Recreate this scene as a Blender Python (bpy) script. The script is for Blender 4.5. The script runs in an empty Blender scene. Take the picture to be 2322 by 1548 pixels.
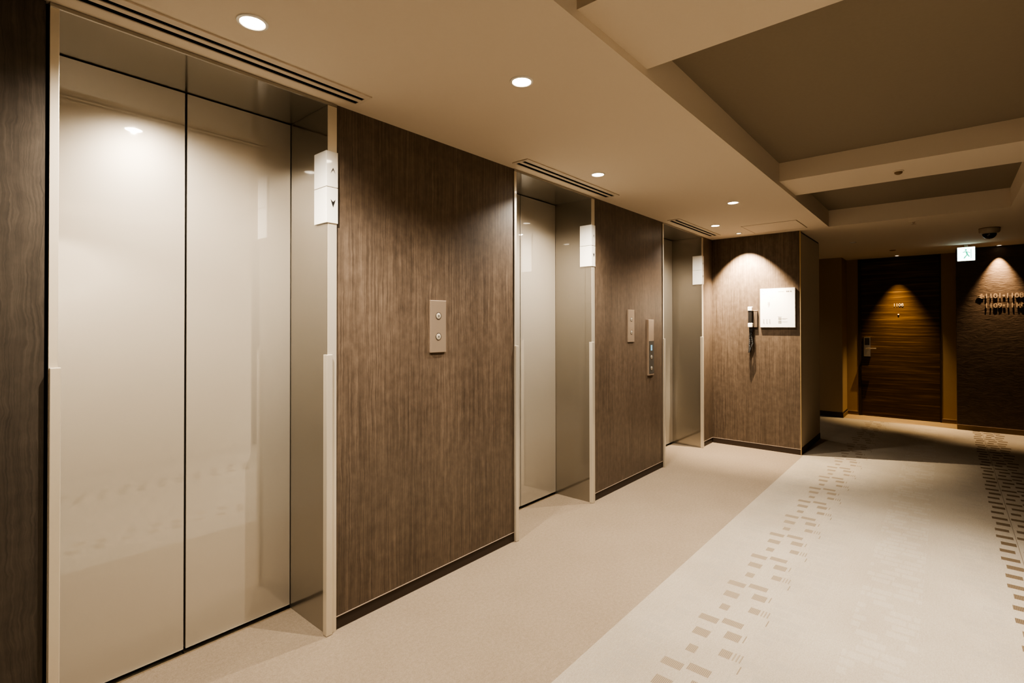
import bpy, bmesh, math, random
from mathutils import Matrix, Vector
random.seed(4)
sc = bpy.context.scene
COL = sc.collection
PI = math.pi
H = 2.35                      # lobby ceiling

# ------------------------------------------------------------------ node helpers
class NB:
    """tiny helper to write shader node graphs"""
    def __init__(s, name):
        s.m = bpy.data.materials.new(name); s.m.use_nodes = True
        s.nt = s.m.node_tree; s.nt.nodes.clear()
        s.out = s.n('ShaderNodeOutputMaterial')
    def n(s, t, **kw):
        x = s.nt.nodes.new(t)
        for k, v in kw.items(): setattr(x, k, v)
        return x
    def lk(s, a, b): s.nt.links.new(a, b)
    def setin(s, sock, v):
        if v is None: return
        if hasattr(v, 'is_output'): s.lk(v, sock)
        else: sock.default_value = v
    def math(s, op, a, b=None, c=None):
        x = s.n('ShaderNodeMath', operation=op)
        s.setin(x.inputs[0], a); s.setin(x.inputs[1], b); s.setin(x.inputs[2], c)
        return x.outputs[0]
    def mix(s, f, a, b, mode='MIX'):
        x = s.n('ShaderNodeMix', data_type='RGBA', blend_type=mode)
        s.setin(x.inputs[0], f); s.setin(x.inputs[6], a); s.setin(x.inputs[7], b)
        return x.outputs[2]
    def comb(s, x, y, z):
        c = s.n('ShaderNodeCombineXYZ')
        for i, v in enumerate((x, y, z)): s.setin(c.inputs[i], v)
        return c.outputs[0]
    def pos(s):
        g = s.n('ShaderNodeNewGeometry'); x = s.n('ShaderNodeSeparateXYZ')
        s.lk(g.outputs['Position'], x.inputs[0])
        return x.outputs
    def noise(s, vec, scale=1, detail=4, rough=.55, dist=0):
        x = s.n('ShaderNodeTexNoise'); s.lk(vec, x.inputs['Vector'])
        x.inputs['Scale'].default_value = scale; x.inputs['Detail'].default_value = detail
        x.inputs['Roughness'].default_value = rough; x.inputs['Distortion'].default_value = dist
        return x.outputs[0]
    def ramp(s, f, stops):
        x = s.n('ShaderNodeValToRGB'); e = x.color_ramp.elements
        while len(e) < len(stops): e.new(.5)
        for q, (p, c) in zip(e, stops): q.position = p; q.color = (*c, 1)
        s.setin(x.inputs[0], f); return x.outputs[0]
    def bump(s, h, strength, dist):
        x = s.n('ShaderNodeBump'); x.inputs['Strength'].default_value = strength
        x.inputs['Distance'].default_value = dist; s.lk(h, x.inputs['Height']); return x.outputs[0]
    def pbr(s, col, rough=.5, metal=0, spec=.5, coat=0, coatr=.05, normal=None, emit=None, es=0, aniso=0):
        b = s.n('ShaderNodeBsdfPrincipled')
        if isinstance(col, tuple): col = (*col, 1)
        s.setin(b.inputs['Base Color'], col); s.setin(b.inputs['Roughness'], rough)
        b.inputs['Metallic'].default_value = metal; b.inputs['Specular IOR Level'].default_value = spec
        b.inputs['Coat Weight'].default_value = coat; b.inputs['Coat Roughness'].default_value = coatr
        b.inputs['Anisotropic'].default_value = aniso
        if normal is not None: s.lk(normal, b.inputs['Normal'])
        if emit is not None:
            b.inputs['Emission Color'].default_value = (*emit, 1); b.inputs['Emission Strength'].default_value = es
        s.lk(b.outputs[0], s.out.inputs[0]); return s.m

def flat(name, col, rough=.5, metal=0, spec=.5, vary=.06, scale=30, **kw):
    b = NB(name); x, y, z = b.pos()
    f = b.noise(b.comb(x, y, z), scale, 3)
    c = b.mix(f, (*[v*(1-vary) for v in col], 1), (*[min(1, v*(1+vary)) for v in col], 1))
    return b.pbr(c, rough, metal, spec, **kw)

def emissive(name, col, strength):
    b = NB(name); e = b.n('ShaderNodeEmission')
    e.inputs[0].default_value = (*col, 1); e.inputs[1].default_value = strength
    b.lk(e.outputs[0], b.out.inputs[0]); return b.m

def wood_vertical(name, dark, mid, light, wav=.02, rough=.42, coat=.25):
    b = NB(name); x, y, z = b.pos()
    u = b.math('ADD', x, y)
    w = b.noise(b.comb(b.math('MULTIPLY', u, 7), 0, b.math('MULTIPLY', z, 5.5)), 1, 3)
    w2 = b.noise(b.comb(b.math('MULTIPLY', u, 22), 3, b.math('MULTIPLY', z, 26)), 1, 2)
    uu = b.math('ADD', u, b.math('ADD', b.math('MULTIPLY', w, wav), b.math('MULTIPLY', w2, wav*.25)))
    g1 = b.noise(b.comb(b.math('MULTIPLY', uu, 140), 1, b.math('MULTIPLY', z, 1.6)), 1, 4, .6)
    g2 = b.noise(b.comb(b.math('MULTIPLY', uu, 330), 2, b.math('MULTIPLY', z, 5)), 1, 3, .6)
    fig = b.noise(b.comb(b.math('MULTIPLY', uu, 26), 5, b.math('MULTIPLY', z, 17)), 1, 3, .6)
    big = b.noise(b.comb(b.math('MULTIPLY', u, 5), 7, b.math('MULTIPLY', z, .5)), 1, 2)
    f = b.math('ADD', b.math('MULTIPLY', g1, .46), b.math('MULTIPLY', g2, .22))
    f = b.math('ADD', f, b.math('MULTIPLY', fig, .23))
    f = b.math('ADD', f, b.math('MULTIPLY', big, .14))
    c = b.ramp(f, [(.36, dark), (.52, mid), (.72, light)])
    r = b.math('ADD', b.math('MULTIPLY', f, .12), rough-.06)
    return b.pbr(c, r, 0, .45, coat=coat, coatr=.38, normal=b.bump(f, .12, .002))

def carpet_plain(name, c1, c2, xa=1.0):
    b = NB(name); x, y, z = b.pos()
    v = b.comb(x, y, 0)
    f = b.noise(v, 180, 3, .75); g = b.noise(v, 60, 3, .6); l = b.noise(v, 3, 2)
    h = b.math('ADD', b.math('MULTIPLY', f, .6), b.math('MULTIPLY', g, .3))
    s = b.math('ADD', h, b.math('MULTIPLY', l, .12))
    c = b.ramp(s, [(.34, c1), (.68, c2)])
    return b.pbr(c, .95, 0, .1, normal=b.bump(h, .5, .004))

def carpet_pattern(name):
    b = NB(name); x, y, z = b.pos()
    v = b.comb(x, y, 0)
    P = .4135
    def box(u, w, uc, wc, hu, hw):
        a = b.math('LESS_THAN', b.math('ABSOLUTE', b.math('SUBTRACT', u, uc)), hu)
        c = b.math('LESS_THAN', b.math('ABSOLUTE', b.math('SUBTRACT', w, wc)), hw)
        return b.math('MULTIPLY', a, c)
    def wrapx(off):           # x folded to 0..P
        return b.math('MODULO', b.math('ADD', x, 40*P - off), P)
    def total(ms):
        t = ms[0]
        for m in ms[1:]: t = b.math('ADD', t, m)
        return b.math('MINIMUM', t, 1)
    u = wrapx(2.08)
    # (x centre, y centre, half x, half y) measured from x=2.08, y in metres
    rects = [(.318, -1.233, .025, .041), (.346, -1.331, .024, .043), (.190, -1.246, .030, .033), (.242, -1.364, .031, .031),
             (.050, -1.258, .028, .020), (.102, -1.378, .028, .023), (.253, -1.410, .030, .0025),
             (.105, -1.412, .029, .0028), (.105, -1.425, .029, .0028), (.105, -1.438, .029, .0028), (.030, -1.452, .029, .0026)]
    m1 = total([box(u, y, *r) for r in rects])
    # second band on the far side of the corridor, mirrored
    u2 = wrapx(2.15)
    rects2 = [(.318, -2.352, .026, .040), (.346, -2.455, .024, .044), (.190, -2.362, .030, .035), (.215, -2.470, .026, .036),
              (.050, -2.348, .027, .034), (.075, -2.446, .026, .026), (.110, -2.545, .026, .040), (.270, -2.560, .026, .040),
              (.390, -2.535, .020, .030)]
    m2 = total([box(u2, y, *r) for r in rects2])
    # faint tone-on-tone blocks
    cx = b.math('FLOOR', b.math('DIVIDE', x, .0689)); 
    xs = b.math('MODULO', cx, 3)
    yo = b.math('ADD', y, b.math('MULTIPLY', xs, .017))
    cy = b.math('FLOOR', b.math('DIVIDE', yo, .088))
    wn = b.n('ShaderNodeTexWhiteNoise', noise_dimensions='2D'); b.lk(b.comb(cx, cy, 0), wn.inputs[0])
    hsh = wn.outputs[0]
    fx = b.math('FRACT', b.math('DIVIDE', x, .0689)); fy = b.math('FRACT', b.math('DIVIDE', yo, .088))
    inside = b.math('MULTIPLY', b.math('LESS_THAN', b.math('ABSOLUTE', b.math('SUBTRACT', fx, .5)), .36),
                    b.math('LESS_THAN', b.math('ABSOLUTE', b.math('SUBTRACT', fy, .5)), .45))
    def band(c, h):
        return b.math('LESS_THAN', b.math('ABSOLUTE', b.math('SUBTRACT', y, c)), h)
    cell = b.math('MULTIPLY', inside, b.math('GREATER_THAN', hsh, .42))
    pale = b.math('MULTIPLY', cell, band(-1.86, .12))
    grey = b.math('MULTIPLY', cell, b.math('MINIMUM', b.math('ADD', band(-1.52, .09), b.math('ADD', band(-2.2, .075), band(-1.08, .07))), 1))
    # yarn
    rib = b.math('MULTIPLY', b.math('ADD', b.math('SINE', b.math('MULTIPLY', y, 2*PI/.0062)), 1), .5)
    f = b.noise(v, 170, 3, .75); l = b.noise(v, 2.2, 2); g = b.noise(v, 55, 3, .6)
    t = b.math('ADD', b.math('MULTIPLY', f, .6), b.math('ADD', b.math('MULTIPLY', l, .25), b.math('MULTIPLY', g, .15)))
    wv = b.math('MULTIPLY', b.math('SINE', b.math('MULTIPLY', b.math('ADD', y, .05), 2*PI/.78)), .022)
    t = b.math('ADD', t, wv)
    base = b.ramp(t, [(.36, (0.269, 0.230, 0.179)), (.68, (0.384, 0.342, 0.278))])
    base = b.mix(b.math('MULTIPLY', pale, .16), base, (0.448, 0.416, 0.358, 1))
    base = b.mix(b.math('MULTIPLY', grey, .26), base, (0.269, 0.246, 0.208, 1))
    dk = b.mix(rib, (0.166, 0.128, 0.090, 1), (0.275, 0.227, 0.170, 1))
    dk = b.mix(b.math('MULTIPLY', b.math('SUBTRACT', f, .3), .5), dk, (0.320, 0.269, 0.205, 1))
    c = b.mix(m1, base, dk)
    dk2 = b.mix(rib, (0.096, 0.069, 0.042, 1), (0.173, 0.131, 0.090, 1))
    c = b.mix(m2, c, dk2)
    seam = b.math('LESS_THAN', b.math('ABSOLUTE', b.math('SUBTRACT', y, -2.404)), .0018)
    c = b.mix(b.math('MULTIPLY', seam, .6), c, (0.115, 0.083, 0.058, 1))
    h = b.math('ADD', b.math('MULTIPLY', f, .6), b.math('MULTIPLY', rib, .25))
    return b.pbr(c, .95, 0, .1, normal=b.bump(h, .5, .004))

def dark_plaster(name):
    b = NB(name); x, y, z = b.pos()
    v = b.comb(b.math('MULTIPLY', x, 6), b.math('MULTIPLY', y, 7), b.math('MULTIPLY', z, 16))
    f = b.noise(v, 1, 5, .62, 1.2); g = b.noise(b.comb(x, b.math('MULTIPLY', y, 14), b.math('MULTIPLY', z, 60)), 1, 4)
    h = b.math('ADD', b.math('MULTIPLY', f, .7), b.math('MULTIPLY', g, .3))
    c = b.ramp(h, [(.3, (.062, .042, .029)), (.7, (.112, .078, .054))])
    return b.pbr(c, .5, 0, .4, normal=b.bump(h, .28, .015))

def wood_horizontal(name):
    b = NB(name); x, y, z = b.pos()
    w = b.noise(b.comb(x, b.math('MULTIPLY', y, 2), b.math('MULTIPLY', z, 2)), 1, 2)
    zz = b.math('ADD', z, b.math('MULTIPLY', w, .02))
    f = b.noise(b.comb(x, b.math('MULTIPLY', y, 1.3), b.math('MULTIPLY', zz, 45)), 1, 5, .65)
    g = b.noise(b.comb(x, b.math('MULTIPLY', y, 4), b.math('MULTIPLY', zz, 150)), 1, 3)
    h = b.math('ADD', b.math('MULTIPLY', f, .75), b.math('MULTIPLY', g, .25))
    c = b.ramp(h, [(.34, (.032, .016, .005)), (.52, (.080, .043, .012)), (.70, (.22, .13, .042))])
    return b.pbr(c, .45, 0, .4, normal=b.bump(h, .1, .002))

def brushed(name, col, metal, rough, coat, coatr, cior=1.5):
    b = NB(name); x, y, z = b.pos()
    f = b.noise(b.comb(b.math('MULTIPLY', x, 3), b.math('MULTIPLY', y, 3), b.math('MULTIPLY', z, 3)), 1, 2)
    g = b.noise(b.comb(x, y, z), 900, 2)
    c = b.mix(b.math('ADD', b.math('MULTIPLY', f, .5), b.math('MULTIPLY', g, .5)), (*[v*.95 for v in col], 1), (*[min(1, v*1.05) for v in col], 1))
    m = b.pbr(c, rough, metal, .5, coat=coat, coatr=coatr)
    [n for n in m.node_tree.nodes if n.type == 'BSDF_PRINCIPLED'][0].inputs['Coat IOR'].default_value = cior
    return m

M = dict(
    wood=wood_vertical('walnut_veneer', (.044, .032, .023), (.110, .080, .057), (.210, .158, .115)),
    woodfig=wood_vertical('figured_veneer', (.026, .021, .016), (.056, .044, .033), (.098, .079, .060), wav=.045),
    metal=brushed('champagne_painted_steel', (.46, .415, .345), .42, .36, 1.0, .03, 2.5),
    jamb=brushed('champagne_jamb', (.30, .268, .22), .85, .33, 1.0, .03, 2.3),
    frame=brushed('satin_frame', (.72, .655, .545), .6, .38, .4, .08),
    plate=brushed('satin_plate', (.50, .40, .31), .7, .42, .2, .2),
    ring=flat('dark_bronze_ring', (.12, .095, .07), .4, .5),
    glass=flat('smoked_glass', (.075, .068, .058), .15, 0, .5),
    chrome=brushed('chrome', (.75, .70, .62), 1.0, .16, 0, .1),
    white=flat('white_acrylic', (.76, .735, .68), .28, 0, .5, vary=.02, coat=.6, coatr=.04),
    whitep=flat('white_board', (.88, .86, .82), .45, 0, .4, vary=.015),
    whitecap=flat('white_plastic', (.85, .80, .75), .4),
    black=flat('black_plastic', (.018, .016, .015), .4),
    ink=flat('black_ink', (.015, .013, .012), .5),
    inkgrey=flat('grey_ink', (.10, .09, .08), .5),
    printg=flat('grey_print', (.50, .47, .43), .6),
    printd=flat('dark_print', (.24, .225, .19), .6),
    dark=flat('dark_void', (.006, .005, .004), .9, 0, .05),
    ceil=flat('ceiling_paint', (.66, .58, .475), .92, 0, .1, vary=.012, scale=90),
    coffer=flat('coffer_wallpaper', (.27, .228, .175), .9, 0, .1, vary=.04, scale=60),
    vent=flat('vent_enamel', (.60, .52, .42), .6, 0, .3),
    paint=flat('taupe_wall', (.52, .45, .355), .8, 0, .2, vary=.02),
    darkwall=flat('dark_wall', (.04, .032, .025), .7),
    palewall=flat('pale_wall', (.74, .67, .56), .8, 0, .2, vary=.02),
    tan=flat('tan_wall', (.36, .265, .165), .8, 0, .2, vary=.02),
    base=flat('dark_vinyl_base', (.052, .036, .026), .5, 0, .4),
    basebrown=flat('brown_vinyl_base', (.22, .15, .085), .55, 0, .4),
    bead=flat('base_bead', (.50, .40, .31), .5, .3),
    brass=brushed('corner_brass', (.62, .47, .26), .8, .35, 0, .1),
    carpet=carpet_plain('beige_carpet', (0.186, 0.145, 0.104), (0.275, 0.225, 0.170)),
    carpet2=carpet_plain('threshold_carpet', (.25, .185, .115), (.33, .25, .16)),
    pattern=carpet_pattern('patterned_carpet'),
    plaster=dark_plaster('dark_textured_plaster'),
    doorwood=wood_horizontal('zebrano_door'),
    lens=emissive('downlight_lens', (1.0, .86, .66), 60),
    lenslow=emissive('dim_downlight_lens', (1.0, .84, .62), 10),
    exitw=emissive('exit_panel_white', (.72, 1.0, .97), 7),
    exitg=emissive('exit_panel_green', (.02, .75, .42), 1.6),
    screen=emissive('blue_display', (.42, .78, .95), 1.2),
    gold=flat('raised_letters', (.36, .26, .17), .5, .1),
    pale=flat('pale_letters', (.80, .66, .46), .4, .3),
    dome=flat('smoked_dome', (.01, .01, .012), .08, 0, .5),
    camw=flat('camera_housing', (.40, .34, .26), .5),
)

# ------------------------------------------------------------------ mesh helpers
def bx(bm, x0, x1, y0, y1, z0, z1):
    v = [bm.verts.new((x, y, z)) for x in (x0, x1) for y in (y0, y1) for z in (z0, z1)]
    for f in ((0, 1, 3, 2), (4, 6, 7, 5), (0, 4, 5, 1), (2, 3, 7, 6), (0, 2, 6, 4), (1, 5, 7, 3)):
        bm.faces.new([v[i] for i in f])
    return v

def prism(bm, pts, axis, a0, a1):
    """extrude polygon pts (2D) along axis; axis 0: pts=(y,z), 1: pts=(x,z), 2: pts=(x,y)"""
    def mk(p, a):
        return {0: (a, p[0], p[1]), 1: (p[0], a, p[1]), 2: (p[0], p[1], a)}[axis]
    A = [bm.verts.new(mk(p, a0)) for p in pts]; B = [bm.verts.new(mk(p, a1)) for p in pts]
    n = len(pts)
    bm.faces.new(A); bm.faces.new(B[::-1])
    for i in range(n): bm.faces.new((A[i], B[i], B[(i+1) % n], A[(i+1) % n]))

def lathe(bm, prof, cx, cy, cz, axis='z', seg=40):
    """prof: list of (r, h) revolved about an axis through c; open profile, r=0 closes"""
    rings = []
    for r, h in prof:
        ring = []
        if r < 1e-6:
            p = {'z': (cx, cy, cz+h), 'x': (cx+h, cy, cz), 'y': (cx, cy+h, cz)}[axis]
            ring = [bm.verts.new(p)]
        else:
            for i in range(seg):
                a = 2*PI*i/seg; c, s = r*math.cos(a), r*math.sin(a)
                ring.append(bm.verts.new({'z': (cx+c, cy+s, cz+h), 'x': (cx+h, cy+c, cz+s), 'y': (cx+c, cy+h, cz+s)}[axis]))
        rings.append(ring)
    for a, b in zip(rings, rings[1:]):
        if len(a) == 1 and len(b) == 1: continue
        for i in range(seg):
            j = (i+1) % seg
            if len(a) == 1: bm.faces.new((a[0], b[j], b[i]))
            elif len(b) == 1: bm.faces.new((a[i], a[j], b[0]))
            else: bm.faces.new((a[i], a[j], b[j], b[i]))

def tube(bm, pts, r, seg=8):
    rings = []
    for i, p in enumerate(pts):
        p = Vector(p); d = (Vector(pts[min(i+1, len(pts)-1)]) - Vector(pts[max(i-1, 0)])).normalized()
        up = Vector((0, 0, 1)) if abs(d.z) < .9 else Vector((1, 0, 0))
        s = d.cross(up).normalized(); t = s.cross(d)
        rings.append([bm.verts.new(p + s*r*math.cos(2*PI*k/seg) + t*r*math.sin(2*PI*k/seg)) for k in range(seg)])
    for a, b in zip(rings, rings[1:]):
        for k in range(seg): bm.faces.new((a[k], a[(k+1) % seg], b[(k+1) % seg], b[k]))
    bm.faces.new(rings[0]); bm.faces.new(rings[-1][::-1])

def wloc(o):
    v = Vector((0, 0, 0))
    while o: v += o.location; o = o.parent
    return v

def obj(name, bm, mat, parent=None, bevel=0, smooth=False, segs=2):
    bmesh.ops.recalc_face_normals(bm, faces=bm.faces)
    if parent:
        bmesh.ops.translate(bm, verts=bm.verts, vec=-wloc(parent))
    me = bpy.data.meshes.new(name); bm.to_mesh(me); bm.free()
    me.materials.append(mat)
    o = bpy.data.objects.new(name, me); COL.objects.link(o)
    if parent: o.parent = parent
    if smooth:
        for p in me.polygons: p.use_smooth = True
        me.set_sharp_from_angle(angle=math.radians(35))
    if bevel:
        m = o.modifiers.new('bevel', 'BEVEL'); m.width = bevel; m.segments = segs; m.limit_method = 'ANGLE'
        m.harden_normals = False
    return o

def box(name, x0, x1, y0, y1, z0, z1, mat, parent=None, bevel=0):
    bm = bmesh.new(); bx(bm, x0, x1, y0, y1, z0, z1)
    return obj(name, bm, mat, parent, bevel)

def struct(o): o['kind'] = 'structure'; return o
def sbox(*a, **k): return struct(box(*a, **k))
def thing(name, label, cat, loc, group=None):
    o = bpy.data.objects.new(name, None); COL.objects.link(o); o.location = loc
    o.empty_display_size = .1
    o['label'] = label; o['category'] = cat
    if group: o['group'] = group
    return o
def tag(o, label, cat, group=None):
    o['label'] = label; o['category'] = cat
    if group: o['group'] = group
    return o

def text_bm(s, size, depth, origin, facing='-x', align='CENTER', bold=0.0):
    """lettering as a mesh standing on a wall that faces -x (read by someone looking along +x)"""
    cu = bpy.data.curves.new('lettering', 'FONT'); cu.body = s; cu.size = size; cu.extrude = depth/2
    cu.align_x = align; cu.align_y = 'CENTER'; cu.resolution_u = 3; cu.offset = bold
    to = bpy.data.objects.new('lettering', cu); COL.objects.link(to)
    dg = bpy.context.evaluated_depsgraph_get(); ev = to.evaluated_get(dg); me = bpy.data.meshes.new_from_object(ev)
    bm = bmesh.new(); bm.from_mesh(me)
    bpy.data.objects.remove(to); bpy.data.curves.remove(cu); bpy.data.meshes.remove(me)
    # text x -> -y, text y -> z, text z -> -x
    mt = Matrix(((0, 0, -1, origin[0]), (-1, 0, 0, origin[1]), (0, 1, 0, origin[2]), (0, 0, 0, 1)))
    bm.transform(mt)
    return bm

def split_obj(name, bm, mat, parent):
    """one object per loose piece of the mesh"""
    bm.verts.ensure_lookup_table(); seen = set(); k = 0
    for v in list(bm.verts):
        if v in seen: continue
        stack = [v]; isl = {v}
        while stack:
            q = stack.pop()
            for e in q.link_edges:
                o = e.other_vert(q)
                if o not in isl: isl.add(o); stack.append(o)
        seen |= isl
        nb = bmesh.new(); mp = {q: nb.verts.new(q.co) for q in isl}
        for f in {f for q in isl for f in q.link_faces}: nb.faces.new([mp[q] for q in f.verts])
        obj(name, nb, mat, parent)
    bm.free()

def add_text(bm, *a, **k):
    t = text_bm(*a, **k); me = bpy.data.meshes.new('tmp'); t.to_mesh(me); t.free(); bm.from_mesh(me); bpy.data.meshes.remove(me)

# ------------------------------------------------------------------ SETTING
XW = 6.026                       # back wall with the telephone
XD = 8.834                       # far corridor wall
XA = 9.28                        # room door plane
YP = -0.909                      # pillar side
YE = -1.175                      # edge of lobby soffit
YC = -2.49                       # far edge of coffers
YO = -3.30                       # wall behind the camera
XR = -2.6
XL = 11.0
# floors
sbox('floor', XR, XW, -.93, .36, -.06, 0, M['carpet'])
sbox('floor_corridor', XR, XD+.01, YO, -.93, -.06, 0, M['pattern'])
bm = bmesh.new(); bx(bm, XW, XD+.01, -.93, 1.8, -.06, 0)
struct(obj('floor_passage', bm, M['pattern']))
sbox('floor_alcove', XD+.01, XA+.1, -2.6, -.7, -.06, .0005, M['carpet2'])

# ceilings
bm = bmesh.new()
bx(bm, XR, XW, YE, .36, H, H+.25)
struct(obj('ceiling', bm, M['ceil']))
bm = bmesh.new()
bx(bm, 5.985, XW, YC, YE, H, H+.25); bx(bm, XW, XA+.1, YO-.1, 1.8, H, H+.25)
struct(obj('ceiling_passage', bm, M['ceil']))
sbox('ceiling_border', XR, XW, YO-.1, YC, H, H+.25, M['ceil'])
sbox('beam_near', 1.39, 1.897, YC, YE, 2.382, 2.60, M['ceil'])
sbox('beam_far', 4.003, 4.514, YC, YE, 2.382, 2.60, M['ceil'])
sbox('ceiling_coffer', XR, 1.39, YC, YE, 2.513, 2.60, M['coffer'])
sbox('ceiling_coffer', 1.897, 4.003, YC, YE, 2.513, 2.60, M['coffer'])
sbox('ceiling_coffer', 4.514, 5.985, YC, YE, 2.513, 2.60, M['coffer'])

# elevator wall piers (wood veneer)
XE = [(.262, 1.225), (2.455, 3.418), (4.659, 5.725)]
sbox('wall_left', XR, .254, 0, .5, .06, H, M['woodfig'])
sbox('wall_left', 1.2255, 2.4545, 0, .5, .06, H, M['wood'])
sbox('wall_left', 3.4185, 4.6585, 0, .5, .06, H, M['wood'])
sbox('wall_left', 5.7255, XW+.02, 0, .5, .06, H, M['wood'])
for x0, x1 in ((XR, .254), (1.2255, 2.4545), (3.4185, 4.6585), (5.7255, XW-.003)):
    b = sbox('baseboard_left', x0, x1, .0015, .5, 0, .056, M['base'])
    struct(box('trim_left', x0, x1, -.002, .5, .0562, .0598, M['bead']))
sbox('trim_gap', .254, .262, .02, .5, 0, H, M['dark'])
sbox('wall_shaft', XR, XW, .62, .70, 0, H+.2, M['dark'])

# back wall with telephone, pillar side
sbox('wall_back', XW, XW+.12, YP+.004, -.0005, .06, H, M['wood'])
sbox('baseboard_back', XW-.003, XW+.12, YP+.004, -.002, 0, .056, M['base'])
sbox('trim_back', XW-.004, XW+.12, YP+.004, -.002, .0562, .0598, M['bead'])
sbox('wall_pillar', XW+.012, 7.057, YP, .5, .07, H-.02, M['paint'])
sbox('baseboard_pillar', XW+.012, 7.06, YP-.003, .5, 0, .07, M['base'])
sbox('trim_pillar_top', XW+.012, 7.06, YP+.006, .5, H-.02, H, M['base'])
sbox('trim_corner', XW-.002, XW+.012, YP-.004, YP+.004, 0, H, M['brass'], bevel=.001)

# far wall
sbox('wall_far', XD, XD+.6, -.903, 1.8, .08, H, M['tan'])
sbox('baseboard_far', XD-.004, XD+.6, -.906, 1.8, 0, .08, M['base'])
sbox('wall_alcove', XA, XA+.1, -1.048, -.903, 0, H, M['tan'])
sbox('wall_alcove', XA, XA+.1, -2.6, -2.012, 0, H, M['tan'])
sbox('baseboard_alcove', XA-.006, XA, -1.048, -.906, 0, .052, M['basebrown'])
sbox('baseboard_alcove', XA-.006, XA, -2.19, -2.012, 0, .052, M['basebrown'])
sbox('baseboard_alcove', XD, XA-.006, -.9125, -.9065, 0, .052, M['basebrown'])
sbox('trim_alcove', XA-.008, XA, -1.048, -.906, .052, .056, M['bead'])
sbox('trim_alcove', XA-.008, XA, -2.19, -2.012, .052, .056, M['bead'])
sbox('wall_right', XD, XD+.3, YO, -2.167, .066, H, M['plaster'])
sbox('baseboard_right', XD-.004, XD+.3, YO, -2.167, 0, .062, M['basebrown'])
sbox('trim_right', XD-.006, XD+.3, YO, -2.167, .062, .066, M['bead'])
sbox('wall_alcove', XD+.3, XA+.1, -2.7, -2.19, 0, H, M['tan'])
# out of the picture: closing walls
sbox('wall_front', XR, 2.5, YO-.1, YO, 0, H, M['palewall'])
sbox('wall_front', 2.5, XL, YO-.1, YO, 0, H, M['darkwall'])
sbox('wall_rear', XR-.1, XR, YO-.1, .5, 0, H+.2, M['paint'])
sbox('wall_passage', XW+.9, XD+.6, 1.8, 1.9, 0, H, M['paint'])

# room door
d = struct(bpy.data.objects.new('door_1', None)); COL.objects.link(d); d.location = (XA+.02, -1.53, 0)
d['kind'] = 'structure'
box('leaf', XA+.012, XA+.06, -1.995, -1.085, .006, 2.31, M['doorwood'], d, .002)
bm = bmesh.new()
bx(bm, XA-.006, XA+.07, -1.085, -1.048, 0, H-.001); bx(bm, XA-.006, XA+.07, -2.012, -1.995, 0, H-.001); bx(bm, XA-.006, XA+.07, -1.995, -1.085, 2.31, H-.001)
obj('door_frame', bm, M['base'], d)
bm = text_bm('1108', .062, .004, (XA+.009, -1.535, 1.648)); obj('room_number', bm, M['pale'], d)
bm = bmesh.new(); lathe(bm, [(0, -.008), (.007, -.008), (.010, -.004), (.010, 0)], XA+.012, -1.535, 1.51, 'x', 20); obj('peephole', bm, M['pale'], d, smooth=True)
lk = box('lock_plate', XA-.006, XA+.012, -1.205, -1.115, .89, 1.18, M['chrome'], d, .004)
bm = bmesh.new(); bx(bm, XA-.010, XA-.0065, -1.188, -1.13, 1.06, 1.165); obj('card_reader', bm, M['black'], lk, .002)
bm = bmesh.new()
tube(bm, [(XA-.006, -1.15, 1.012), (XA-.05, -1.15, 1.012)], .011, 14); tube(bm, [(XA-.05, -1.14, 1.012), (XA-.05, -1.275, 1.012)], .010, 14)
obj('lever_handle', bm, M['chrome'], lk, smooth=True)

# ------------------------------------------------------------------ ELEVATOR ENTRANCES
def elevator(x0, x1, label, guard=True):
    e = thing('elevator_entrance', label, 'elevator', ((x0+x1)/2, .17, 0), 'elevator entrances along the lobby')
    li, ri = x0+.023, x1-.044          # inner faces
    yd = .335; top = 2.335
    mid = (li+ri)/2; g = .0035
    box('door_panel', li+.002, mid-g, yd, yd+.035, .016, top-.004, M['metal'], e, .0015)
    box('door_panel', mid+g, ri-.002, yd, yd+.035, .016, top-.004, M['metal'], e, .0015)
    box('side_jamb', x0, li, -.003, yd+.04, 0, top, M['jamb'], e, .0015)
    box('side_jamb', ri, x1, -.003, yd+.04, 0, top, M['jamb'], e, .0015)
    box('header', x0, x1, -.003, yd+.04, top, H-.0005, M['jamb'], e, .0015)
    # face trim on the room side
    box('face_trim', x0+.0005, li, -.0065, -.0032, 0, top, M['frame'], e, .001)
    box('face_trim', ri, x1-.0005, -.0065, -.0032, 0, top, M['frame'], e, .001)
    box('face_trim', x0+.0005, x1-.0005, -.0065, -.0032, top+.0005, H-.001, M['jamb'], e, .001)
    box('door_sill', li+.001, ri-.001, yd-.016, yd+.04, .0005, .006, M['chrome'], e)
    zt = 1.231
    bm = bmesh.new(); prism(bm, [(ri-.011, .012), (ri-.011, -.018), (ri+.018, -.018), (ri+.018, -.007), (ri-.001, -.007), (ri-.001, .012)], 2, .001, zt)
    obj('corner_guard', bm, M['frame'], e, .002)
    bm = bmesh.new(); prism(bm, [(li+.006, .012), (li+.006, -.018), (x0+.002, -.018), (x0+.002, -.007), (li+.001, -.007), (li+.001, .012)], 2, .001, zt)
    obj('corner_guard', bm, M['frame'], e, .002)
    return e, ri
_, r1 = elevator(*XE[0], 'nearest beige steel elevator entrance, largest one, at the left of the photo')
_, r2 = elevator(*XE[1], 'middle beige elevator entrance between the two dark wood panels with call buttons')
_, r3 = elevator(*XE[2], 'farthest beige elevator entrance, beside the wood wall with the telephone')

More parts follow.
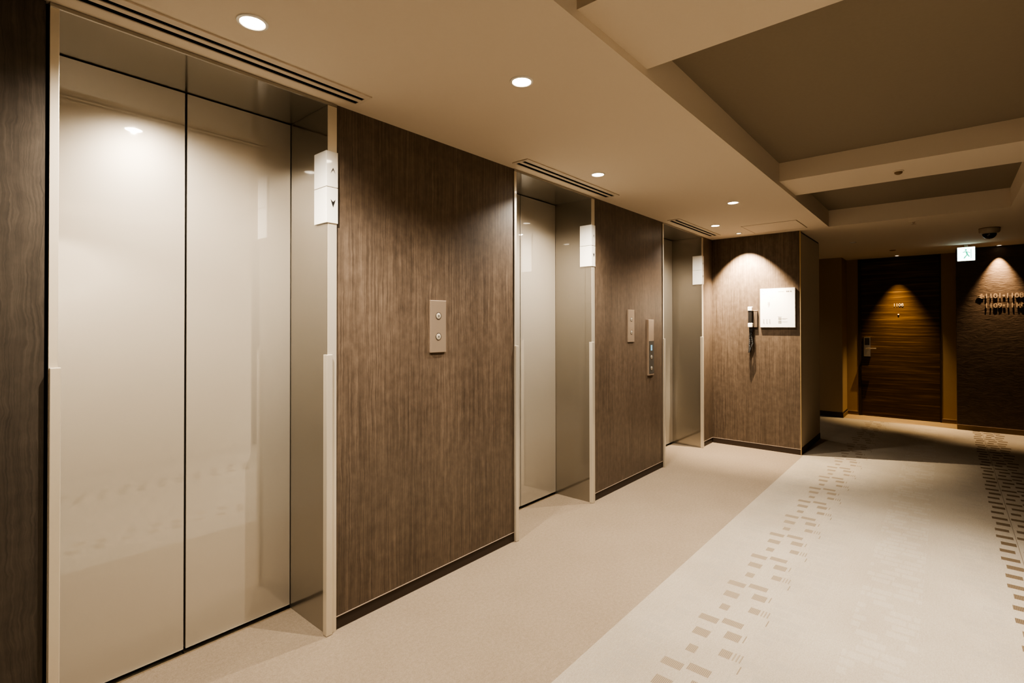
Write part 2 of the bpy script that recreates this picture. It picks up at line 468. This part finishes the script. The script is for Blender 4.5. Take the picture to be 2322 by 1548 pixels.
# hall lanterns wrapped round the right jamb
def lantern(ri, x1, label):
    t = thing('hall_lantern', label, 'elevator indicator', (ri+.02, -.02, 1.97), 'white direction lanterns on the elevator frames')
    for z0, z1 in ((1.813, 1.9715), (1.9735, 2.132)):
        bm = bmesh.new()
        prism(bm, [(ri-.010, .095), (ri-.010, -.011), (x1+.003, -.011), (x1+.003, -.0075), (ri-.0015, -.0075), (ri-.0015, .095)], 2, z0, z1)
        obj('lens', bm, M['white'], t, .002)
    xc = ri+.022; w = .0075*1.6; h = .030
    yf = -.0113
    def arrow(zc, up, mat, hh):
        s = 1 if up else -1
        pts = [(xc-w, zc-s*hh*.5), (xc, zc+s*hh*.5), (xc+w, zc-s*hh*.5), (xc, zc-s*hh*(.18 if not up else -.12))]
        bm = bmesh.new(); prism(bm, pts, 1, yf-.0006, yf); obj('arrow', bm, mat, t)
    arrow(2.047, True, M['inkgrey'], .026); arrow(1.901, False, M['ink'], .036)
lantern(r1, XE[0][1], 'white lantern with up and down arrows on nearest elevator frame')
lantern(r2, XE[1][1], 'white lantern with up and down arrows on middle elevator frame')
lantern(r3, XE[2][1], 'white lantern on farthest elevator frame, smallest in view')

# ------------------------------------------------------------------ CALL PANELS
def arrow_bm(xc, zc, s, yf, up):
    k = 1 if up else -1
    bm = bmesh.new()
    pts = [(xc-.18*s, zc-k*.5*s), (xc-.18*s, zc), (xc-.5*s, zc), (xc, zc+k*.55*s), (xc+.5*s, zc), (xc+.18*s, zc), (xc+.18*s, zc-k*.5*s)]
    prism(bm, pts, 1, yf-.0006, yf); return bm
def button(t, xc, zc, r, yf, up):
    bm = bmesh.new(); lathe(bm, [(r+.0045, 0), (r+.004, -.0012), (r+.0015, -.0014), (r+.0008, -.0004)], xc, yf, zc, 'y', 36)
    ring = obj('button_ring', bm, M['ring'], t, smooth=True)
    bm = bmesh.new(); lathe(bm, [(r, 0), (r, -.0014), (r-.001, -.002), (0, -.002)], xc, yf, zc, 'y', 36)
    b = obj('button', bm, M['frame'], t, smooth=True)
    obj('arrow', arrow_bm(xc, zc, r*.62, yf-.0021, up), M['ink'], b)
for (x0, x1), lab in (((1.766, 1.876), 'square-cornered call button plate on the larger, nearer wood panel'),
                      ((3.957, 4.067), 'short call button plate on the second wood panel, left of tall plate')):
    t = thing('call_button_panel', lab, 'elevator button', ((x0+x1)/2, -.005, 1.354), 'two-button call plates')
    box('plate', x0, x1, -.010, .002, 1.215, 1.493, M['plate'], t, .0015)
    button(t, (x0+x1)/2, 1.410, .0155, -.0101, True); button(t, (x0+x1)/2, 1.299, .0155, -.0101, False)
t = thing('call_button_panel', 'tall narrow call plate with small blue display on second wood panel', 'elevator button', (4.385, -.005, 1.155))
box('plate', 4.331, 4.440, -.016, .002, .902, 1.411, M['plate'], t, .002)
box('glass_panel', 4.336, 4.435, -.0168, -.0161, .915, 1.215, M['glass'], t)
box('display', 4.372, 4.400, -.0175, -.0169, 1.128, 1.178, M['screen'], t)
button(t, 4.385, 1.068, .0165, -.0169, True); button(t, 4.385, .966, .0165, -.0169, False)

# ------------------------------------------------------------------ SLOT VENTS
def vent(x0, x1, label, fx0=None):
    t = thing('slot_vent', label, 'air vent', ((x0+x1)/2, -.12, H), 'linear slot vents above the elevators')
    z0, z1 = H-.006, H-.0005
    bm = bmesh.new()
    bx(bm, x0-.02, x1+.015, -.084, -.074, z0, z1); bx(bm, x0-.02, x1+.015, -.134, -.112, z0, z1); bx(bm, x0-.02, x1+.015, -.192, -.158, z0, z1)
    bx(bm, x0-.02, x0, -.112, -.084, z0, z1); bx(bm, x1, x1+.015, -.112, -.084, z0, z1)
    bx(bm, x0-.02, x0, -.158, -.134, z0, z1); bx(bm, x1, x1+.015, -.158, -.134, z0, z1)
    obj('frame', bm, M['vent'], t)
    box('slot', x0, x1, -.112, -.084, H-.0025, H-.0008, M['dark'], t)
    box('slot', x0, x1, -.158, -.134, H-.0025, H-.0008, M['dark'], t)
vent(.19, 1.268, 'double slot ceiling vent above the nearest elevator')
vent(2.377, 3.457, 'double slot ceiling vent above the middle elevator')
vent(4.631, 5.723, 'double slot ceiling vent above the farthest elevator')

# ------------------------------------------------------------------ DOWNLIGHTS
def spot(parent, p, aim, power, deg, blend, col=(1, .905, .78), radius=.03):
    L = bpy.data.lights.new('lamp', 'SPOT'); L.energy = power; L.color = col; L.spot_size = math.radians(deg); L.spot_blend = blend
    L.shadow_soft_size = radius
    o = bpy.data.objects.new('lamp', L); COL.objects.link(o)
    o.parent = parent; o.location = Vector(p) - wloc(parent)
    o.rotation_euler = Vector(aim).to_track_quat('-Z', 'Y').to_euler()
def downlight(x, y, label, power, deg=134, blend=.95, r=.036, aim=(0, .2, -1), mat='lens', col=(1, .905, .78), group='recessed downlights in the lobby ceiling', rad=.004):
    t = thing('downlight', label, 'ceiling light', (x, y, H), group)
    bm = bmesh.new(); lathe(bm, [(r+.012, -.0005), (r+.011, -.004), (r+.003, -.0055), (r, -.003), (r, -.0005)], x, y, H, 'z', 48)
    obj('trim_ring', bm, M['white'], t, smooth=True)
    bm = bmesh.new(); lathe(bm, [(r, -.002), (r*.7, -.0028), (0, -.003)], x, y, H, 'z', 48)
    obj('lens', bm, M[mat], t, smooth=True)
    spot(t, (x, y, H-.0075), aim, power, deg, blend, col, rad)
PW = 300
downlight(.711, -.364, 'glowing ceiling downlight nearest the camera, in front of the nearest elevator', PW)
downlight(1.596, -.774, 'glowing ceiling downlight in front of the nearer wood panel', 190, 124, 1.0, aim=(0, .05, -1))
downlight(2.908, -.343, 'glowing ceiling downlight beside the vent of the middle elevator', PW)
downlight(4.291, -.768, 'glowing ceiling downlight in front of the second wood panel', 190, 124, 1.0, aim=(0, .05, -1))
downlight(5.164, -.331, 'glowing ceiling downlight beside the vent of the farthest elevator', 165)
downlight(5.762, -.375, 'small low-glare downlight washing the telephone wall', 680, 82, .7, r=.022, aim=(.277, -.03, -1), mat='lenslow', rad=.004, col=(1, .83, .62))
downlight(8.758, -2.572, 'tiny downlight over the room number sign on dark wall', 420, 58, .9, aim=(0, 0, -1), r=.022, mat='lenslow', group='small far downlights', rad=.004, col=(1, .74, .47))
downlight(9.10, -1.535, 'tiny downlight over the dark guest room door', 520, 54, 1.0, aim=(0, 0, -1), r=.022, mat='lenslow', group='small far downlights', rad=.004, col=(1, .72, .40))
downlight(7.95, .9, 'unseen downlight added in the side passage behind the pillar', 70, 140, .9, aim=(0, 0, -1))  # added out of view to lift the dim far walls
# unseen fittings: first inferred from the bright carpet, the others added as fill
downlight(3.12, -2.62, 'downlight over the patterned carpet beside the camera', 620, 80, 1.0)
downlight(.55, -2.7, 'unseen downlight added over the patterned carpet behind the camera', 260, 120, .6, aim=(.25, -.25, -1))  # added to wash the pale wall reflected in the nearest door
downlight(-1.2, -.364, 'unseen downlight added to the lobby behind the camera', 90)  # added fill lamp, out of view

# ------------------------------------------------------------------ TELEPHONE WALL
xs = XW
t = thing('evacuation_board', 'square white notice board on the wood wall, right of telephone', 'sign', (xs, -.694, 1.545))
box('board', xs-.022, xs+.002, -.864, -.523, 1.335, 1.754, M['whitep'], t, .001)
bm = bmesh.new()
xf = xs-.0222
def pr(y0, y1, z0, z1): bx(bm, xf-.0006, xf, y1, y0, z0, z1)
pr(-.60, -.62, 1.575, 1.607); pr(-.606, -.613, 1.555, 1.575)
for k, yy in enumerate((-.552, -.584, -.612)):
    pr(yy, yy-.012, 1.382, 1.424); pr(yy-.004, yy-.014, 1.374, 1.38)
pr(-.695, -.735, 1.449, 1.452); pr(-.738, -.79, 1.428, 1.431); pr(-.738, -.775, 1.420, 1.423); pr(-.738, -.79, 1.393, 1.396)
pr(-.70, -.76, 1.715, 1.718)
split_obj('printed_mark', bm, M['printg'], t)
bm = bmesh.new()
for z0 in (1.378, 1.415):
    y0 = -.704
    bx(bm, xf-.0006, xf, y0-.028, y0, z0+.020, z0+.026); bx(bm, xf-.0006, xf, y0-.028, y0, z0, z0+.005)
    bx(bm, xf-.0006, xf, y0-.006, y0, z0+.005, z0+.020); bx(bm, xf-.0006, xf, y0-.028, y0-.022, z0+.005, z0+.020)
    bx(bm, xf-.0006, xf, y0-.018, y0-.010, z0+.008, z0+.018)
obj('pictogram', bm, M['printd'], t)
bm = bmesh.new()
for y0 in (-.787, -.803, -.824):
    lathe(bm, [(0, -.0006), (.0075, -.0006), (.0075, 0)], xf, y0, 1.717, 'x', 14)
obj('heading', bm, M['printd'], t)

t = thing('wall_telephone', 'black and white house telephone hanging on the wood wall with coiled cord', 'telephone', (xs, -.43, 1.45))
box('wall_plate', xs-.022, xs-.0005, -.492, -.404, 1.335, 1.515, M['wood'], t, .002)
box('plate_edge', xs-.024, xs-.0005, -.493, -.404, 1.5152, 1.519, M['bead'], t)
hs = box('handset', xs-.062, xs-.040, -.446, -.408, 1.355, 1.55, M['black'], t, .006)
box('ear_piece', xs-.066, xs-.023, -.450, -.404, 1.515, 1.562, M['whitecap'], hs, .006)
box('mouth_piece', xs-.066, xs-.023, -.452, -.406, 1.335, 1.383, M['whitecap'], hs, .006)
bm = bmesh.new()
bx(bm, xs-.05, xs-.022, -.452, -.414, 1.285, 1.334)
obj('cradle_base', bm, M['black'], t, .004)
bm = bmesh.new()
def coil(y0, z0, y1, z1, n, r, x):
    pts = []
    for i in range(n*10+1):
        a = 2*PI*i/10; f = i/(n*10)
        pts.append((x + r*math.cos(a)*.8, y0+(y1-y0)*f + r*math.sin(a), z0+(z1-z0)*f))
    return pts
tube(bm, coil(-.421, 1.285, -.411, 1.06, 22, .009, xs-.030), .0032, 6)
tube(bm, coil(-.411, 1.056, -.446, 1.15, 8, .009, xs-.045), .0032, 6)
tube(bm, coil(-.446, 1.15, -.432, 1.284, 12, .009, xs-.036), .0032, 6)
obj('coiled_cord', bm, M['black'], t, smooth=True)

# ------------------------------------------------------------------ CEILING FITTINGS
t = thing('access_hatch', 'flush square ceiling access hatch near the telephone wall', 'ceiling hatch', (5.63, -.753, H))
bm = bmesh.new()
hx0, hx1, hy0, hy1 = 5.39, 5.89, -1.004, -.504
for a in ((hx0, hx1, hy0, hy0+.006), (hx0, hx1, hy1-.006, hy1), (hx0, hx0+.003, hy0, hy1), (hx1-.003, hx1, hy0, hy1)):
    bx(bm, *a, H-.0014, H-.0004)
obj('frame', bm, M['basebrown'], t)
box('panel', hx0+.007, hx1-.007, hy0+.007, hy1-.007, H-.0018, H-.0004, M['ceil'], t)

t = thing('detector', 'small dark round detector on the far ceiling beam', 'detector', (4.249, -1.839, 2.382))
bm = bmesh.new(); lathe(bm, [(.030, -.0005), (.030, -.004), (.024, -.006)], 4.249, -1.839, 2.382, 'z', 28); obj('flange', bm, M['ceil'], t, smooth=True)
bm = bmesh.new(); lathe(bm, [(.023, -.006), (.021, -.016), (.012, -.022), (0, -.024)], 4.249, -1.839, 2.382, 'z', 28); obj('dome', bm, M['basebrown'], t, smooth=True)
t = thing('sprinkler', 'small brass-coloured sprinkler head on ceiling beyond the second coffer', 'sprinkler', (6.209, -1.84, H))
bm = bmesh.new(); lathe(bm, [(.040, -.0005), (.038, -.004), (.02, -.006), (0, -.006)], 6.209, -1.84, H, 'z', 28); obj('ceiling_cover', bm, M['ceil'], t, smooth=True)
bm = bmesh.new(); lathe(bm, [(.010, -.0062), (.010, -.014), (.004, -.016), (.004, -.026), (.018, -.027), (.018, -.029), (0, -.029)], 6.209, -1.84, H, 'z', 20); obj('head', bm, M['bead'], t, smooth=True)
for (x, y, lab) in ((7.291, -1.223, 'pale round ceiling cover plate past the pillar'), (8.411, -1.531, 'tiny round ceiling sensor in front of the guest room door')):
    bm = bmesh.new(); lathe(bm, [(.035, -.0005), (.034, -.006), (.022, -.010), (0, -.012)], x, y, H, 'z', 28)
    tag(obj('ceiling_cover', bm, M['white'] if y > -1.3 else M['basebrown'], smooth=True), lab, 'ceiling fitting')

t = thing('security_camera', 'dome security camera on the ceiling, right of the lit exit sign', 'camera', (7.15, -2.412, H))
cx, cy = 7.15, -2.412
bm = bmesh.new(); lathe(bm, [(.082, -.0005), (.082, -.036), (.074, -.050), (.058, -.058), (0, -.058)], cx, cy, H, 'z', 40); obj('housing', bm, M['camw'], t, smooth=True)
bm = bmesh.new(); lathe(bm, [(.083, -.0005), (.0835, -.004), (.083, -.007)], cx, cy, H, 'z', 40); obj('ceiling_ring', bm, M['basebrown'], t, smooth=True)
bm = bmesh.new(); lathe(bm, [(.056, -.0582)] + [(.056*math.cos(a), -.0582-.056*math.sin(a)*.95) for a in (.3, .6, .9, 1.2, 1.4)] + [(0, -.1125)], cx, cy, H, 'z', 40); obj('dome', bm, M['dome'], t, smooth=True)

# exit sign hanging from the ceiling
t = thing('exit_sign', 'glowing green and white exit sign hanging from the ceiling', 'exit sign', (8.42, -2.258, H))
box('stem', 8.41, 8.44, -2.275, -2.241, 2.318, H-.0005, M['camw'], t)
box('case', 8.405, 8.445, -2.342, -2.174, 2.146, 2.318, M['whitecap'], t, .003)
box('light_panel', 8.4015, 8.4048, -2.338, -2.178, 2.150, 2.314, M['exitw'], t)
bm = bmesh.new()                    # running figure and door opening pictogram
xg = 8.4013
def g2(pts): prism(bm, pts, 0, xg-.0006, xg)
lathe(bm, [(0, -.0006), (.010, -.0006), (.010, 0)], xg, -2.255, 2.281, 'x', 16)
g2([(-2.249, 2.268), (-2.268, 2.262), (-2.276, 2.225), (-2.262, 2.220)])
g2([(-2.262, 2.226), (-2.276, 2.226), (-2.292, 2.200), (-2.284, 2.192)])
g2([(-2.276, 2.224), (-2.262, 2.222), (-2.245, 2.203), (-2.232, 2.178), (-2.244, 2.176), (-2.256, 2.198)])
g2([(-2.250, 2.266), (-2.252, 2.256), (-2.228, 2.246), (-2.226, 2.255)])
g2([(-2.266, 2.262), (-2.272, 2.252), (-2.296, 2.238), (-2.294, 2.249)])
g2([(-2.300, 2.178), (-2.306, 2.178), (-2.306, 2.290), (-2.300, 2.290)])
obj('running_figure', bm, M['exitg'], t)

# room number sign on the dark wall
t = thing('room_number_sign', 'raised room number lettering with arrows on the dark textured wall', 'sign', (XD, -2.58, 1.67))
xw = XD-.006
def raised(s, y, z, size, align):
    return text_bm(s, size, .004, (xw, y, z), align=align, bold=.0012)
bm = raised('1101\u20221108', -2.436, 1.722, .082, 'LEFT'); split_obj('numeral', bm, M['gold'], t)
bm = raised('1109\u20221110', -2.436, 1.600, .082, 'LEFT'); split_obj('numeral', bm, M['gold'], t)
def chev(y0, z0, s):
    bm = bmesh.new(); k = s
    def seg(a, b, w=.007):
        a = Vector(a); b = Vector(b); n = Vector((-(b-a).y, (b-a).x)).normalized()*w
        prism(bm, [tuple(a+n), tuple(b+n), tuple(b-n), tuple(a-n)], 0, xw-.002, xw+.002)
    seg((y0, z0), (y0-k*.042, z0+.026)); seg((y0, z0), (y0-k*.042, z0-.026)); seg((y0, z0), (y0-k*.06, z0))
    return bm
obj('left_arrow', chev(-2.376, 1.722, 1), M['gold'], t)
obj('right_arrow', chev(-2.80, 1.600, -1), M['gold'], t)
# ------------------------------------------------------------------ WORLD, CAMERA, VIEW
w = bpy.data.worlds.new('world'); sc.world = w; w.use_nodes = True
bg = w.node_tree.nodes.get('Background') or w.node_tree.nodes.new('ShaderNodeBackground')
bg.inputs[0].default_value = (.02, .015, .01, 1); bg.inputs[1].default_value = .1
cam = bpy.data.cameras.new('camera'); co = bpy.data.objects.new('camera', cam); COL.objects.link(co)
cam.sensor_fit = 'HORIZONTAL'; cam.sensor_width = 36
cam.lens = 36*1156.744/2322
cam.shift_x = (1161-1161.06)/2322; cam.shift_y = (729.387-774)/2322
cam.clip_start = .02
R = Matrix(((.6498908182615557, -.004756893723684913, -.760012694829124), (-.7600264193346642, -.00581615100655094, -.6498661510655853), (-.0013290043847827473, .9999717717763689, -.007395228040747943)))
co.matrix_world = Matrix.Translation((0, -2.0853457, 1.3576691)) @ R.to_4x4()
sc.camera = co
sc.view_settings.view_transform = 'AgX'
sc.view_settings.look = 'AgX - High Contrast'
sc.view_settings.exposure = -.50
sc.cycles.max_bounces = 10; sc.cycles.diffuse_bounces = 6; sc.cycles.glossy_bounces = 5
sc.cycles.sample_clamp_indirect = 4
sc.cycles.use_denoising = True
